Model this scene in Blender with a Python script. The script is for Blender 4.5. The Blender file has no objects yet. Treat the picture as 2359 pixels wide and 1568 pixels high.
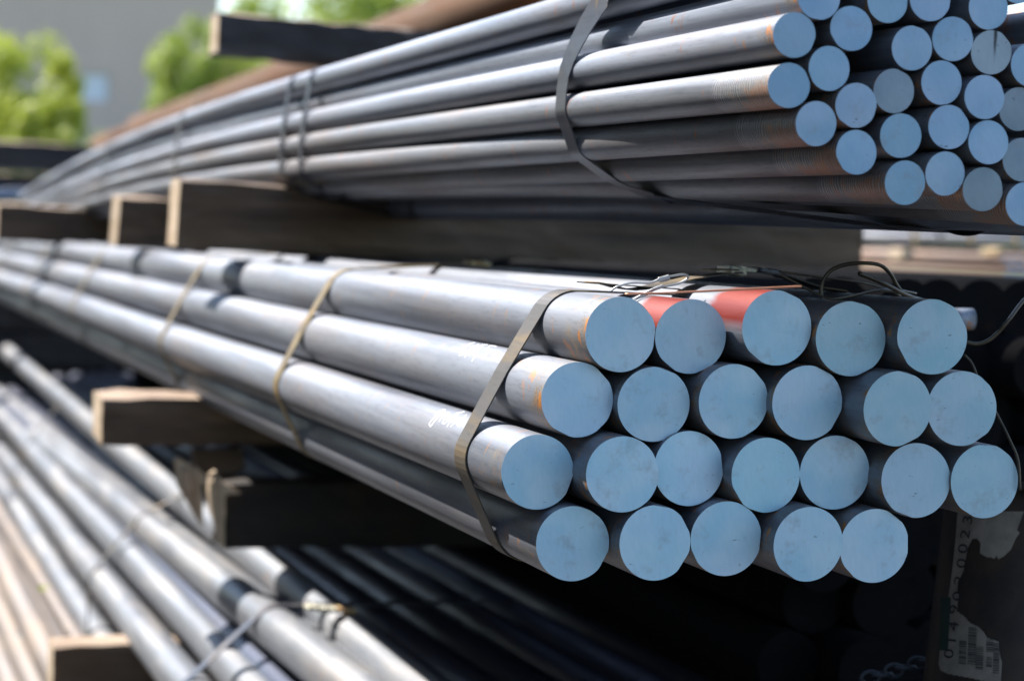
import bpy, bmesh, math, random
from mathutils import Vector, Matrix
random.seed(7)
rnd = random.Random(11)
scene = bpy.context.scene
col = scene.collection

# ---------------------------------------------------------------- camera
F, CX, CY = 5400.0, 1179.5, 784.0            # focal length and centre, in pixels of a 2359 px wide picture
def _v(px, py): return Vector(((px-CX)/F, -(py-CY)/F, -1.0))
_y = _v(-381, 400).normalized(); _z = Vector((1, -.035, 0)).cross(_y).normalized(); _x = _y.cross(_z)
M = Matrix((_x, _y, _z))                      # camera axes -> world axes
CAM = Vector((0, 0, .85))
cam_data = bpy.data.cameras.new('camera'); cam = bpy.data.objects.new('camera', cam_data); col.objects.link(cam)
cam.matrix_world = Matrix.Translation(CAM) @ M.to_4x4()
cam_data.sensor_width = 36; cam_data.lens = 36*F/2359.0
cam_data.clip_start = .05; cam_data.clip_end = 900
cam_data.dof.use_dof = True; cam_data.dof.focus_distance = 1.60; cam_data.dof.aperture_fstop = 6.6
cam_data.dof.aperture_blades = 7
scene.camera = cam
# ---------------------------------------------------------------- sky, sun, exposure
SUN = Vector((-.42, .60, .78)).normalized()   # direction towards the sun
world = bpy.data.worlds.new('World'); scene.world = world; world.use_nodes = True
wn = world.node_tree; bg = wn.nodes['Background']
sky = wn.nodes.new('ShaderNodeTexSky'); sky.sky_type = 'NISHITA'; sky.sun_disc = False
sky.sun_elevation = math.asin(SUN.z); sky.sun_rotation = math.atan2(SUN.x, SUN.y)
sky.air_density = 1.0; sky.dust_density = .6; sky.ozone_density = 2.0
wn.links.new(sky.outputs[0], bg.inputs[0]); bg.inputs[1].default_value = .135
sl = bpy.data.lights.new('sun', 'SUN'); sun = bpy.data.objects.new('sun', sl); col.objects.link(sun)
sl.energy = 5.0; sl.angle = math.radians(.53); sl.color = (1.0, .965, .92)
sun.rotation_euler = SUN.to_track_quat('Z', 'Y').to_euler()
scene.view_settings.view_transform = 'Standard'; scene.view_settings.look = 'None'
scene.view_settings.exposure = 1.12; scene.view_settings.gamma = 1; scene.view_settings.use_curve_mapping = False
scene.cycles.max_bounces = 6
# ---------------------------------------------------------------- places
Bd = (M @ _v(-381, 500)).normalized()         # the way the bars run, away from the camera
Rd = Bd.cross(Vector((0, 0, 1))).normalized(); Ud = Rd.cross(Bd)
def P(u, v, w): return CAM + Rd*u + Ud*v + Bd*w
def ray(px, py): return M @ _v(px, py)
def at(px, py, z): return CAM + ray(px, py)*z
def uvw(p): d = p-CAM; return Vector((d.dot(Rd), d.dot(Ud), d.dot(Bd)))
def atw(px, py, w): r = ray(px, py); return CAM + r*(w/r.dot(Bd))
def atuvw(px, py, w): return uvw(atw(px, py, w))

# ---------------------------------------------------------------- materials
def mat(name):
    m = bpy.data.materials.new(name); m.use_nodes = True
    nt = m.node_tree; b = nt.nodes['Principled BSDF']; return m, nt, b
def nd(nt, t, **k):
    n = nt.nodes.new(t)
    for a, v in k.items():
        if a in ('i',):
            for kk, vv in v.items(): n.inputs[kk].default_value = vv
        else: setattr(n, a, v)
    return n
def coords(nt, scale, rndoff=True):
    tc = nd(nt, 'ShaderNodeTexCoord'); mp = nd(nt, 'ShaderNodeMapping'); mp.inputs['Scale'].default_value = scale
    nt.links.new(tc.outputs['Object'], mp.inputs[0])
    if rndoff:
        oi = nd(nt, 'ShaderNodeObjectInfo'); mu = nd(nt, 'ShaderNodeMath', operation='MULTIPLY', i={1: 37.0})
        nt.links.new(oi.outputs['Random'], mu.inputs[0])
        cb = nd(nt, 'ShaderNodeCombineXYZ')
        for k in range(3): nt.links.new(mu.outputs[0], cb.inputs[k])
        nt.links.new(cb.outputs[0], mp.inputs['Location'])
    return mp.outputs[0]
def noise(nt, vec, scale, detail=4, rough=.55):
    n = nd(nt, 'ShaderNodeTexNoise'); n.inputs['Scale'].default_value = scale; n.inputs['Detail'].default_value = detail
    n.inputs['Roughness'].default_value = rough; nt.links.new(vec, n.inputs['Vector']); return n.outputs['Fac']
def ramp(nt, fac, stops):
    r = nd(nt, 'ShaderNodeValToRGB'); e = r.color_ramp.elements
    e[0].position, e[0].color = stops[0][0], (*stops[0][1], 1) if len(stops[0][1]) == 3 else stops[0][1]
    e[1].position, e[1].color = stops[-1][0], (*stops[-1][1], 1)
    for p, c in stops[1:-1]:
        x = e.new(p); x.color = (*c, 1)
    nt.links.new(fac, r.inputs[0]); return r.outputs[0]
def g(x): return (x, x, x)
def mix(nt, fac, a, b, mode='MIX'):
    n = nd(nt, 'ShaderNodeMix', data_type='RGBA', blend_type=mode)
    if hasattr(fac, 'links'): nt.links.new(fac, n.inputs[0])
    else: n.inputs[0].default_value = fac
    for s, x in ((6, a), (7, b)):
        if hasattr(x, 'links'): nt.links.new(x, n.inputs[s])
        else: n.inputs[s].default_value = (*x, 1)
    return n.outputs[2]
def math_(nt, op, a, b=None, clamp=False):
    n = nd(nt, 'ShaderNodeMath', operation=op); n.use_clamp = clamp
    for s, x in ((0, a), (1, b)):
        if x is None: continue
        if hasattr(x, 'links'): nt.links.new(x, n.inputs[s])
        else: n.inputs[s].default_value = x
    return n.outputs[0]
def bump(nt, b, h, strength=.3, dist=.001):
    n = nd(nt, 'ShaderNodeBump'); n.inputs['Strength'].default_value = strength; n.inputs['Distance'].default_value = dist
    nt.links.new(h, n.inputs['Height']); nt.links.new(n.outputs[0], b.inputs['Normal'])
def sepy(nt):
    tc = nd(nt, 'ShaderNodeTexCoord'); s = nd(nt, 'ShaderNodeSeparateXYZ'); nt.links.new(tc.outputs['Object'], s.inputs[0]); return s

def steel(name, base, dark, rust_near=.0, rust_col=(.30, .10, .03), metal=.30, rough=.47, speck=.22, paint=None, warm=(.185, .16, .145), fine=1.0, grind=0.0, zw=14.0, spec=.42):
    """hot rolled bar surface: long mill-scale streaks, specks and patches of rust; object Y runs along the bar, 0 at its sawn end"""
    m, nt, b = mat(name)
    st = noise(nt, coords(nt, (46*fine, 1.1, 46*fine)), 1.0, 5, .6)
    bl = noise(nt, coords(nt, (18, 2.2, 18)), 1.4, 5, .6)
    fi = noise(nt, coords(nt, (420, 45, 420)), 1.0, 3, .6)
    c = ramp(nt, st, [(.28, dark), (.60, base)])
    c = mix(nt, ramp(nt, bl, [(.49, g(0)), (.68, g(.5))]), c, warm)
    c = mix(nt, ramp(nt, fi, [(.34, g(speck)), (.46, g(0))]), c, tuple(x*.45 for x in dark))
    # small scattered rust flecks, stretched round the bar
    fl = noise(nt, coords(nt, (26, 70, 26)), 1.0, 4, .7)
    c = mix(nt, ramp(nt, fl, [(.62, g(0)), (.70, g(.7))]), c, rust_col)
    s = sepy(nt)
    if rust_near > 0:
        rn = noise(nt, coords(nt, (60, 34, 60)), 1.0, 6, .72)
        k = math_(nt, 'DIVIDE', s.outputs['Y'], .085)
        k = math_(nt, 'SUBTRACT', 1.0, k, True)
        k = math_(nt, 'MULTIPLY', k, rust_near)
        dn = math_(nt, 'MULTIPLY', s.outputs['Z'], -zw)
        k2 = math_(nt, 'ADD', math_(nt, 'MULTIPLY', k, .75), math_(nt, 'MULTIPLY', dn, k))
        f = math_(nt, 'ADD', rn, k2)
        c = mix(nt, ramp(nt, f, [(.74, g(0)), (.90, g(.85))]), c, rust_col)
        lim = ramp(nt, f, [(.62, g(0)), (.78, g(.35))])
        c = mix(nt, lim, c, (.30, .25, .17))
        # rough saw collar: pitted, darkened band just behind the cut
        cb = math_(nt, 'SUBTRACT', 1.0, math_(nt, 'DIVIDE', math_(nt, 'ABSOLUTE', math_(nt, 'SUBTRACT', s.outputs['Y'], .010)), .016), True)
        pit = noise(nt, coords(nt, (1, 1, 1)), 520, 4, .75)
        c = mix(nt, math_(nt, 'MULTIPLY', ramp(nt, pit, [(.50, g(0)), (.60, g(.8))]), math_(nt, 'MULTIPLY', cb, ramp(nt, rn, [(.42, g(0)), (.58, g(1))]))), c, (.07, .055, .035))
        dr = noise(nt, coords(nt, (55, 90, 55)), 1.0, 4, .65)
        c = mix(nt, math_(nt, 'MULTIPLY', ramp(nt, dr, [(.60, g(0)), (.65, g(.95))]), math_(nt, 'SUBTRACT', 1.0, math_(nt, 'DIVIDE', s.outputs['Y'], .09), True)), c, (.55, .20, .03))
    if grind > 0:
        wv = nd(nt, 'ShaderNodeTexWave', wave_type='BANDS', bands_direction='Y'); wv.inputs['Scale'].default_value = 95
        wv.inputs['Distortion'].default_value = 9; wv.inputs['Detail'].default_value = 3; wv.inputs['Detail Scale'].default_value = .6
        nt.links.new(coords(nt, (1, 1, 1)), wv.inputs['Vector'])
        k = math_(nt, 'SUBTRACT', 1.0, math_(nt, 'DIVIDE', s.outputs['Y'], .10), True)
        k = ramp(nt, k, [(.02, g(0)), (.12, g(1))])
        c = mix(nt, math_(nt, 'MULTIPLY', ramp(nt, wv.outputs['Fac'], [(.72, g(0)), (.92, g(grind))]), k), c, (.50, .48, .47))
    if paint:
        pn = noise(nt, coords(nt, (30, 12, 30)), 1.0, 3, .5)
        k = math_(nt, 'SUBTRACT', paint[1], s.outputs['Y'])
        k = math_(nt, 'ADD', math_(nt, 'MULTIPLY', k, 22.0), math_(nt, 'MULTIPLY', math_(nt, 'SUBTRACT', pn, .5), 3.2))
        side = math_(nt, 'ADD', math_(nt, 'MULTIPLY', s.outputs['Z'], 60.0), .25)
        k = math_(nt, 'MINIMUM', k, side)
        k = math_(nt, 'MINIMUM', k, math_(nt, 'MULTIPLY', math_(nt, 'SUBTRACT', paint[2], s.outputs['X']), 90.0))
        c = mix(nt, ramp(nt, k, [(0.0, g(0)), (.55, g(1))]), c, paint[0])
    nt.links.new(c, b.inputs['Base Color'])
    b.inputs['Metallic'].default_value = metal; b.inputs['Specular IOR Level'].default_value = spec
    nt.links.new(ramp(nt, bl, [(.3, g(rough-.06)), (.7, g(rough+.16))]), b.inputs['Roughness'])
    h = mix(nt, .5, st, fi)
    bump(nt, b, h, .22, .0006)
    return m
def face_mat(name, c0, c1, dark=.25, streak=0.0, metal=.3):
    """saw-cut end: faint concentric cloudiness, fine saw lines and small nicks"""
    m, nt, b = mat(name)
    cl = noise(nt, coords(nt, (1, 1, 1)), 34, 3, .5)
    c = ramp(nt, cl, [(.36, c0), (.64, c1)])
    oi = nd(nt, 'ShaderNodeObjectInfo'); big = noise(nt, coords(nt, (1, 1, 1)), 15, 2, .5)
    c = mix(nt, ramp(nt, big, [(.45, g(0)), (.66, g(.42))]), c, (c1[0]*1.06, c1[1]*.93, c1[2]*1.0))
    c = mix(nt, ramp(nt, oi.outputs['Random'], [(.0, g(.45)), (.35, g(0))]), c, (c0[0]*.80, c0[1]*.96, c0[2]*.90))
    c = mix(nt, ramp(nt, oi.outputs['Random'], [(.65, g(0)), (1.0, g(.35))]), c, (c1[0]*1.06, c1[1]*.95, c1[2]*.98))
    sw = noise(nt, coords(nt, (700, 60, 90)), 1.0, 2, .5)
    c = mix(nt, ramp(nt, sw, [(.35, g(.06)), (.6, g(0))]), c, tuple(x*.55 for x in c0))
    nk = noise(nt, coords(nt, (150, 150, 420)), 1.0, 3, .6)
    c = mix(nt, ramp(nt, nk, [(.255, g(dark*2.4)), (.30, g(0))]), c, (.03, .03, .035))
    arc = nd(nt, 'ShaderNodeTexWave', wave_type='RINGS', rings_direction='Y'); arc.inputs['Scale'].default_value = 60; arc.inputs['Distortion'].default_value = 9; arc.inputs['Detail'].default_value = 2
    mp2 = nd(nt, 'ShaderNodeMapping'); mp2.inputs['Location'].default_value = (.09, 0, .05); tc2 = nd(nt, 'ShaderNodeTexCoord'); nt.links.new(tc2.outputs['Object'], mp2.inputs[0]); nt.links.new(mp2.outputs[0], arc.inputs['Vector'])
    c = mix(nt, ramp(nt, arc.outputs['Fac'], [(.3, g(.04)), (.8, g(0))]), c, tuple(x*.7 for x in c0))
    st_ = noise(nt, coords(nt, (1, 1, 1)), 48, 5, .7)
    c = mix(nt, ramp(nt, st_, [(.56, g(0)), (.72, g(.45))]), c, (.24, .25, .27))
    # soiled rim
    s = sepy(nt)
    r = math_(nt, 'SQRT', math_(nt, 'ADD', math_(nt, 'MULTIPLY', s.outputs['X'], s.outputs['X']), math_(nt, 'MULTIPLY', s.outputs['Z'], s.outputs['Z'])))
    r = math_(nt, 'DIVIDE', r, .0254 if 'thick' in name else .01385)
    rn = noise(nt, coords(nt, (1, 1, 1)), 90, 4, .7)
    k = math_(nt, 'ADD', r, math_(nt, 'MULTIPLY', math_(nt, 'SUBTRACT', rn, .5), .9))
    c = mix(nt, ramp(nt, k, [(1.0, g(0)), (1.28, g(dark*2))]), c, tuple(x*.35 for x in c0))
    if streak:
        n2 = noise(nt, coords(nt, (1, 1, .25)), 260, 4, .7)
        x = math_(nt, 'ABSOLUTE', math_(nt, 'SUBTRACT', s.outputs['X'], .0022))
        k = math_(nt, 'SUBTRACT', 1.0, math_(nt, 'DIVIDE', x, .0022), True)
        k = math_(nt, 'MULTIPLY', k, math_(nt, 'ADD', n2, .15))
        k = math_(nt, 'MULTIPLY', k, math_(nt, 'ADD', .55, math_(nt, 'MULTIPLY', s.outputs['Z'], 40.0)))
        c = mix(nt, ramp(nt, k, [(.14, g(0)), (.42, g(streak))]), c, (.02, .02, .022))
    nt.links.new(c, b.inputs['Base Color']); b.inputs['Metallic'].default_value = metal; b.inputs['Roughness'].default_value = .5
    bump(nt, b, sw, .10, .0004)
    return m
def wood(name, c0, c1, stain=(.10, .05, .02), rough=.8, along=0):
    m, nt, b = mat(name)
    sc = [60, 60, 60]; sc[along] = 3.5
    gr = noise(nt, coords(nt, tuple(sc)), 1.0, 6, .65)
    bl = noise(nt, coords(nt, (7, 7, 7)), 1.3, 5, .6)
    c = ramp(nt, gr, [(.3, c0), (.7, c1)])
    c = mix(nt, ramp(nt, bl, [(.48, g(0)), (.68, g(.75))]), c, stain)
    nt.links.new(c, b.inputs['Base Color']); b.inputs['Roughness'].default_value = rough
    bump(nt, b, gr, .5, .002)
    return m
def plain(name, c0, c1, scale=30, rough=.6, metal=0.0, st=(.35, .65)):
    m, nt, b = mat(name)
    n = noise(nt, coords(nt, (1, 1, 1)), scale, 5, .6)
    nt.links.new(ramp(nt, n, [(st[0], c0), (st[1], c1)]), b.inputs['Base Color'])
    b.inputs['Roughness'].default_value = rough; b.inputs['Metallic'].default_value = metal
    bump(nt, b, n, .2, .001)
    return m
MT = {}
MT['bar_thick'] = steel('mill_scale_thick_bar', (.25, .268, .305), (.075, .080, .098), rust_near=.30, rust_col=(.40, .19, .06), zw=8.0)
MT['bar_thick_red'] = steel('mill_scale_bar_with_red_paint', (.25, .268, .305), (.075, .080, .098), paint=((.20, .012, .002), .085, .002))
MT['bar_slim'] = steel('mill_scale_slim_bar', (.29, .32, .375), (.09, .096, .12), rust_near=.20, rust_col=(.36, .12, .03), fine=1.5, zw=45.0)
MT['bar_slim_rust'] = steel('mill_scale_slim_bar_rusted_end', (.22, .232, .255), (.065, .064, .068), rust_near=.50, zw=62.0, rust_col=(.46, .13, .018), fine=1.5, grind=.8, warm=(.20, .15, .12))
MT['bar_low'] = steel('mill_scale_lower_bar', (.23, .243, .265), (.10, .102, .112), rust_col=(.34, .20, .12), metal=.35, rough=.44, warm=(.36, .32, .28))
MT['bar_dark'] = steel('shade_dark_bar', (.075, .085, .125), (.03, .034, .055), metal=.45, rough=.42, warm=(.05, .045, .05), rust_col=(.08, .04, .02))  # shaded copy of the bar steel, the shade put into its colour
MT['bar_black'] = steel('shade_black_bar', (.006, .0055, .006), (.003, .003, .0035), metal=.0, spec=.12, rough=.85, warm=(.012, .010, .009), rust_col=(.02, .01, .006))  # deep shade put into the colour of the filler bars
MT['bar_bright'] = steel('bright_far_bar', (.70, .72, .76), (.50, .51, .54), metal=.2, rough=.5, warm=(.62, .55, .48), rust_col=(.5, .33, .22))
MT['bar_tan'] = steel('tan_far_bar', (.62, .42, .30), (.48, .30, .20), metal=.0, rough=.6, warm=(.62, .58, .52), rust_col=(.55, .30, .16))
MT['wood_mid'] = wood('browned_timber_top', (.10, .065, .042), (.20, .135, .09), stain=(.07, .045, .03))
MT['wood_deep'] = wood('deep_dark_timber', (.010, .008, .007), (.030, .023, .018), stain=(.045, .028, .016))  # very dark wood tone with browner blotches
MT['bar_brown'] = steel('weathered_brown_bar', (.26, .22, .195), (.17, .14, .12), rust_col=(.34, .16, .07), metal=.3, rough=.55, warm=(.38, .29, .21))
MT['pipe_rust'] = steel('rusted_pipe', (.15, .085, .045), (.075, .028, .010), rust_col=(.24, .065, .014), metal=.0, spec=.2, rough=.8, warm=(.13, .04, .012))
MT['face_thick'] = face_mat('sawn_face_thick', (.33, .56, .70), (.47, .64, .74))
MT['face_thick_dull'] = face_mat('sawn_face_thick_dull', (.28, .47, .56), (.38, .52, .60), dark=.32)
MT['face_slim'] = face_mat('sawn_face_slim', (.21, .36, .49), (.31, .43, .55), dark=.3)
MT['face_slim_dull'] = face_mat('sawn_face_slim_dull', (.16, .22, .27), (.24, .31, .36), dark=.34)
MT['face_slim_streak'] = face_mat('sawn_face_slim_streak', (.27, .34, .39), (.34, .42, .47), dark=.34, streak=.95)
MT['face_low'] = face_mat('sawn_face_thick_low', (.16, .25, .38), (.24, .33, .45))
MT['strap_worn'] = steel('worn_strap_steel', (.085, .078, .070), (.042, .038, .035), rust_col=(.36, .17, .025), metal=.25, rough=.55, warm=(.30, .19, .05), fine=.5)
MT['strap_blue'] = steel('blued_strap_steel', (.11, .115, .14), (.055, .056, .07), rust_col=(.33, .20, .06), metal=.6, rough=.34, warm=(.20, .17, .14))
MT['strap_navy'] = steel('navy_strap_steel', (.035, .042, .07), (.02, .025, .045), rust_col=(.12, .07, .03), metal=.4, rough=.4, warm=(.04, .04, .05))
MT['strap_yellow'] = steel('yellowed_strap_steel', (.22, .165, .08), (.12, .09, .05), rust_col=(.36, .19, .035), metal=.2, rough=.55, warm=(.27, .19, .07))
MT['wood_dark'] = wood('weathered_shaded_timber', (.046, .030, .018), (.19, .125, .078), stain=(.095, .055, .028))  # weathered wood; shade on the fronts is also put into the colour
MT['wood_black'] = wood('blackish_timber', (.026, .022, .020), (.085, .074, .068), stain=(.03, .025, .024))  # near-black wood tone
MT['wood_pale'] = wood('fresh_sawn_end_grain', (.44, .32, .20), (.62, .50, .36), stain=(.36, .24, .13), along=1)
MT['wood_top'] = wood('bleached_lit_timber_top', (.30, .20, .13), (.50, .38, .27), stain=(.20, .12, .07))  # bleached wood; sunlight on the tops is also put into the colour
MT['wire_dark'] = plain('oiled_wire', (.035, .028, .02), (.09, .07, .045), 60, .45, .5)
MT['wire_steel'] = plain('bright_wire', (.30, .30, .29), (.55, .55, .54), 60, .35, .7)
MT['wire_copper'] = plain('copper_coloured_wire', (.60, .25, .14), (.75, .36, .22), 40, .4, .4)
MT['clasp'] = plain('zinc_clasp', (.45, .40, .26), (.62, .60, .50), 80, .45, .3)
MT['clasp_rust'] = plain('rusty_clasp', (.45, .22, .08), (.62, .52, .30), 60, .5, .25)
MT['chalk'] = plain('white_chalk', (.80, .81, .83), (.92, .92, .92), 400, .9)
MT['chalk_dull'] = plain('rubbed_chalk', (.30, .31, .36), (.38, .39, .44), 400, .9)
# ---------------------------------------------------------------- builders
def mesh_obj(name, verts, faces, m, parent=None, smooth=False, mi=None, mats=None, loc=None):
    me = bpy.data.meshes.new(name); me.from_pydata([tuple(v) for v in verts], [], faces)
    for mm in (mats or [m]): me.materials.append(mm)
    if mi is not None: me.polygons.foreach_set('material_index', mi)
    if smooth is True: me.polygons.foreach_set('use_smooth', [True]*len(me.polygons))
    elif smooth: me.polygons.foreach_set('use_smooth', smooth)
    me.update()
    o = bpy.data.objects.new(name, me); col.objects.link(o)
    if parent: o.parent = parent
    if loc is not None: o.location = loc
    return o
def tag(o, label=None, cat=None, group=None, kind=None):
    if label: o['label'] = label
    if cat: o['category'] = cat
    if group: o['group'] = group
    if kind: o['kind'] = kind
    return o
def empty(name, loc):
    o = bpy.data.objects.new(name, None); o.location = loc; o.empty_display_size = .05; col.objects.link(o); return o
TS = [0, .0016, .05, .12, .2, .3, .42, .56, .72, .9, 1.1, 1.3, 1.6, 2.0, 2.5, 3.0, 3.5, 4.0, 4.4, 4.8, 5.2, 5.6, 6.0]
def bar(centre, D, label, group, shaft_mat, face_mat_=None, length=6.1, seg=48, chords=1, tilt=.03, cat='steel bar', face_label=None, back=0, shaft_label=None):
    """centre(t): centre of the bar t metres behind its sawn end"""
    r = D/2; c0 = centre(0); root = empty('round_bar', c0); tag(root, label, cat, group)
    ta, tb = rnd.uniform(-tilt, tilt), rnd.uniform(-tilt, tilt)
    ch = [(rnd.uniform(-2.8, 1.6), rnd.uniform(.96, .99)) for _ in range(rnd.randint(0, chords)+ (1 if chords else 0))]
    def rim(a):
        q = 1.0
        for a0, d in ch:
            c = math.cos(a-a0)
            if c > .2: q = min(q, d/c)
        return r*q*(1-.0018*rnd.random())
    ts = [t for t in TS if t < length-.1]+[length]
    verts = []; faces = []; sm = []
    for k, t in enumerate(ts):
        c = centre(t)-c0
        for j in range(seg):
            a = 6.283185*j/seg; rr = rim(a) if k == 0 else r
            q = c+Rd*(rr*math.cos(a))+Ud*(rr*math.sin(a))
            if k < 2: q = q+Bd*(ta*rr*math.cos(a)+tb*rr*math.sin(a)) + (Bd*(r*.9*(1-rim(a)/r)) if k == 1 else Vector((0, 0, 0)))
            verts.append(q)
    for k in range(len(ts)-1):
        for j in range(seg):
            j2 = (j+1) % seg
            faces.append((k*seg+j, k*seg+j2, (k+1)*seg+j2, (k+1)*seg+j)); sm.append(k > 0)
    faces.append(tuple((len(ts)-1)*seg+j for j in range(seg))); sm.append(False)
    sh = mesh_obj('shaft', verts, faces, shaft_mat, root, smooth=sm)
    if shaft_label: sh['label'] = shaft_label
    if face_mat_:
        fv = [verts[j] for j in range(seg)]+[sum((verts[j] for j in range(seg)), Vector())/seg - Bd*.0002]
        fo = mesh_obj('sawn_end', fv, [(j, seg, (j+1) % seg) for j in range(seg)], face_mat_, root)
        if face_label: fo['label'] = face_label
    return root
def hull(pts):
    pts = sorted(set(pts))
    def half(ps):
        h = []
        for p in ps:
            while len(h) > 1 and (h[-1][0]-h[-2][0])*(p[1]-h[-2][1])-(h[-1][1]-h[-2][1])*(p[0]-h[-2][0]) <= 0: h.pop()
            h.append(p)
        return h[:-1]
    return half(pts)+half(pts[::-1])
def hull_loop(cs, r, n=40, off=.0009):
    pts = [(round(u+(r+off)*math.cos(6.2832*j/n), 6), round(v+(r+off)*math.sin(6.2832*j/n), 6)) for u, v in cs for j in range(n)]
    h = hull(pts); out = []
    for a, b in zip(h, h[1:]+h[:1]):
        L = math.hypot(b[0]-a[0], b[1]-a[1]); k = max(1, int(L/.012))
        for i in range(k): out.append((a[0]+(b[0]-a[0])*i/k, a[1]+(b[1]-a[1])*i/k))
    return out
def ribbon(name, pts, width, thick, m, closed=False, wdir=None, twist=None, parent=None, normals=None):
    """flat band through pts; its width lies along wdir"""
    wdir = wdir or Bd; n = len(pts); V = []; Fc = []
    for i, p in enumerate(pts):
        a = pts[i-1] if (i or closed) else pts[i]; b = pts[(i+1) % n] if (i < n-1 or closed) else pts[i]
        t = (b-a).normalized(); wd = (wdir-t*wdir.dot(t)).normalized(); nn = t.cross(wd).normalized()
        if twist:
            q = Matrix.Rotation(twist[i], 3, t); wd = q @ wd; nn = q @ nn
        for sx, sn in ((-1, -1), (1, -1), (1, 1), (-1, 1)): V.append(p+wd*(width/2*sx)+nn*(thick/2*sn))
    for i in range(n if closed else n-1):
        j = (i+1) % n
        for k in range(4):
            k2 = (k+1) % 4; Fc.append((i*4+k, i*4+k2, j*4+k2, j*4+k))
    if not closed: Fc += [(3, 2, 1, 0), ((n-1)*4, (n-1)*4+1, (n-1)*4+2, (n-1)*4+3)]
    o0 = pts[0]
    return mesh_obj(name, [v-o0 for v in V], Fc, m, parent, loc=o0)
def tube(name, pts, r, m, seg=8, parent=None, smooth=True, sub=6):
    P_ = []
    n = len(pts)
    for i in range(n-1):                        # catmull-rom
        p0, p1, p2, p3 = pts[max(i-1, 0)], pts[i], pts[i+1], pts[min(i+2, n-1)]
        for k in range(sub):
            t = k/sub
            P_.append(.5*((2*p1)+(p2-p0)*t+(2*p0-5*p1+4*p2-p3)*t*t+(3*p1-p0-3*p2+p3)*t**3))
    P_.append(pts[-1]); V = []; Fc = []
    up = Vector((.13, .2, 1)).normalized()
    for i, p in enumerate(P_):
        t = (P_[min(i+1, len(P_)-1)]-P_[max(i-1, 0)]).normalized()
        a = up.cross(t).normalized(); b = t.cross(a)
        rr = r[0]+(r[1]-r[0])*i/(len(P_)-1) if isinstance(r, tuple) else r
        for j in range(seg): an = 6.2832*j/seg; V.append(p+a*(rr*math.cos(an))+b*(rr*math.sin(an)))
    for i in range(len(P_)-1):
        for j in range(seg): j2 = (j+1) % seg; Fc.append((i*seg+j, i*seg+j2, (i+1)*seg+j2, (i+1)*seg+j))
    Fc += [tuple(range(seg))[::-1], tuple((len(P_)-1)*seg+j for j in range(seg))]
    o0 = pts[0] if parent is None else Vector((0, 0, 0))
    return mesh_obj(name, [v-o0 for v in V], Fc, m, parent, smooth=True, loc=o0)
def timber(label, tl, height, length, depth, tilt=0, roll=0, yaw=0, group='timber bearers between the layers of bars', body=None, end=None, top=None, name='timber', jag=0.0, cat='timber', nick=.0016):
    """squared timber; tl = its top left front corner; runs to the right"""
    body = body or MT['wood_dark']; end = end or MT['wood_pale']; top = top or MT['wood_top']
    root = empty(name, tl); tag(root, label, cat, group)
    ex = (Rd*math.cos(tilt)-Ud*math.sin(tilt)); ey = Bd.copy(); ex = (ex*math.cos(yaw)+ey*math.sin(yaw)).normalized()
    ez = ex.cross(ey).normalized(); ey = ez.cross(ex)
    q = Matrix.Rotation(roll, 3, ex); ey = q @ ey; ez = q @ ez
    nx, ny, nz = max(6, int(length/.03)), 5, 5
    bm = bmesh.new()
    vm = {}
    def gv(i, j, k):
        if (i, j, k) not in vm:
            x, y, z = i/nx*length, j/ny*depth, -k/nz*height
            e = (i in (0, nx))+(j in (0, ny))+(k in (0, nz))
            w1 = .0028*math.sin(x*9+j+height*70)+.0012*math.sin(x*31+k)
            y += (rnd.uniform(-nick, nick)); z += rnd.uniform(-nick, nick)+w1*.5
            if e >= 2:                          # worn arrises
                y += (.0022 if j == 0 else -.0022 if j == ny else 0)+rnd.uniform(-nick, nick)
                z += (-.0022 if k == 0 else .0022 if k == nz else 0)
            if i == 0: x += rnd.uniform(0, .001)+ (jag*rnd.random() if jag else 0)
            vm[(i, j, k)] = bm.verts.new(ex*x+ey*y+ez*z)
        return vm[(i, j, k)]
    def quad(a, b, c, d, mi):
        f = bm.faces.new((a, b, c, d)); f.material_index = mi
    for i in range(nx):
        for j in range(ny):
            quad(gv(i, j, 0), gv(i+1, j, 0), gv(i+1, j+1, 0), gv(i, j+1, 0), 1)
            quad(gv(i, j, nz), gv(i, j+1, nz), gv(i+1, j+1, nz), gv(i+1, j, nz), 0)
        for k in range(nz):
            quad(gv(i, 0, k), gv(i, 0, k+1), gv(i+1, 0, k+1), gv(i+1, 0, k), 0)
            quad(gv(i, ny, k), gv(i+1, ny, k), gv(i+1, ny, k+1), gv(i, ny, k+1), 0)
    for j in range(ny):
        for k in range(nz):
            quad(gv(nx, j, k), gv(nx, j+1, k), gv(nx, j+1, k+1), gv(nx, j, k+1), 0)
    me = bpy.data.meshes.new('beam_body'); bm.to_mesh(me); me.materials.append(body); me.materials.append(top)
    o = bpy.data.objects.new('beam_body', me); col.objects.link(o); o.parent = root
    ev = []; ef = []
    for j in range(ny+1):
        for k in range(nz+1): ev.append(gv(0, j, k).co.copy())
    for j in range(ny):
        for k in range(nz):
            a = j*(nz+1)+k; ef.append((a, a+nz+1, a+nz+2, a+1))
    bm.free()
    eo = mesh_obj('end_grain', ev, ef, end, root)
    return root

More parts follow.
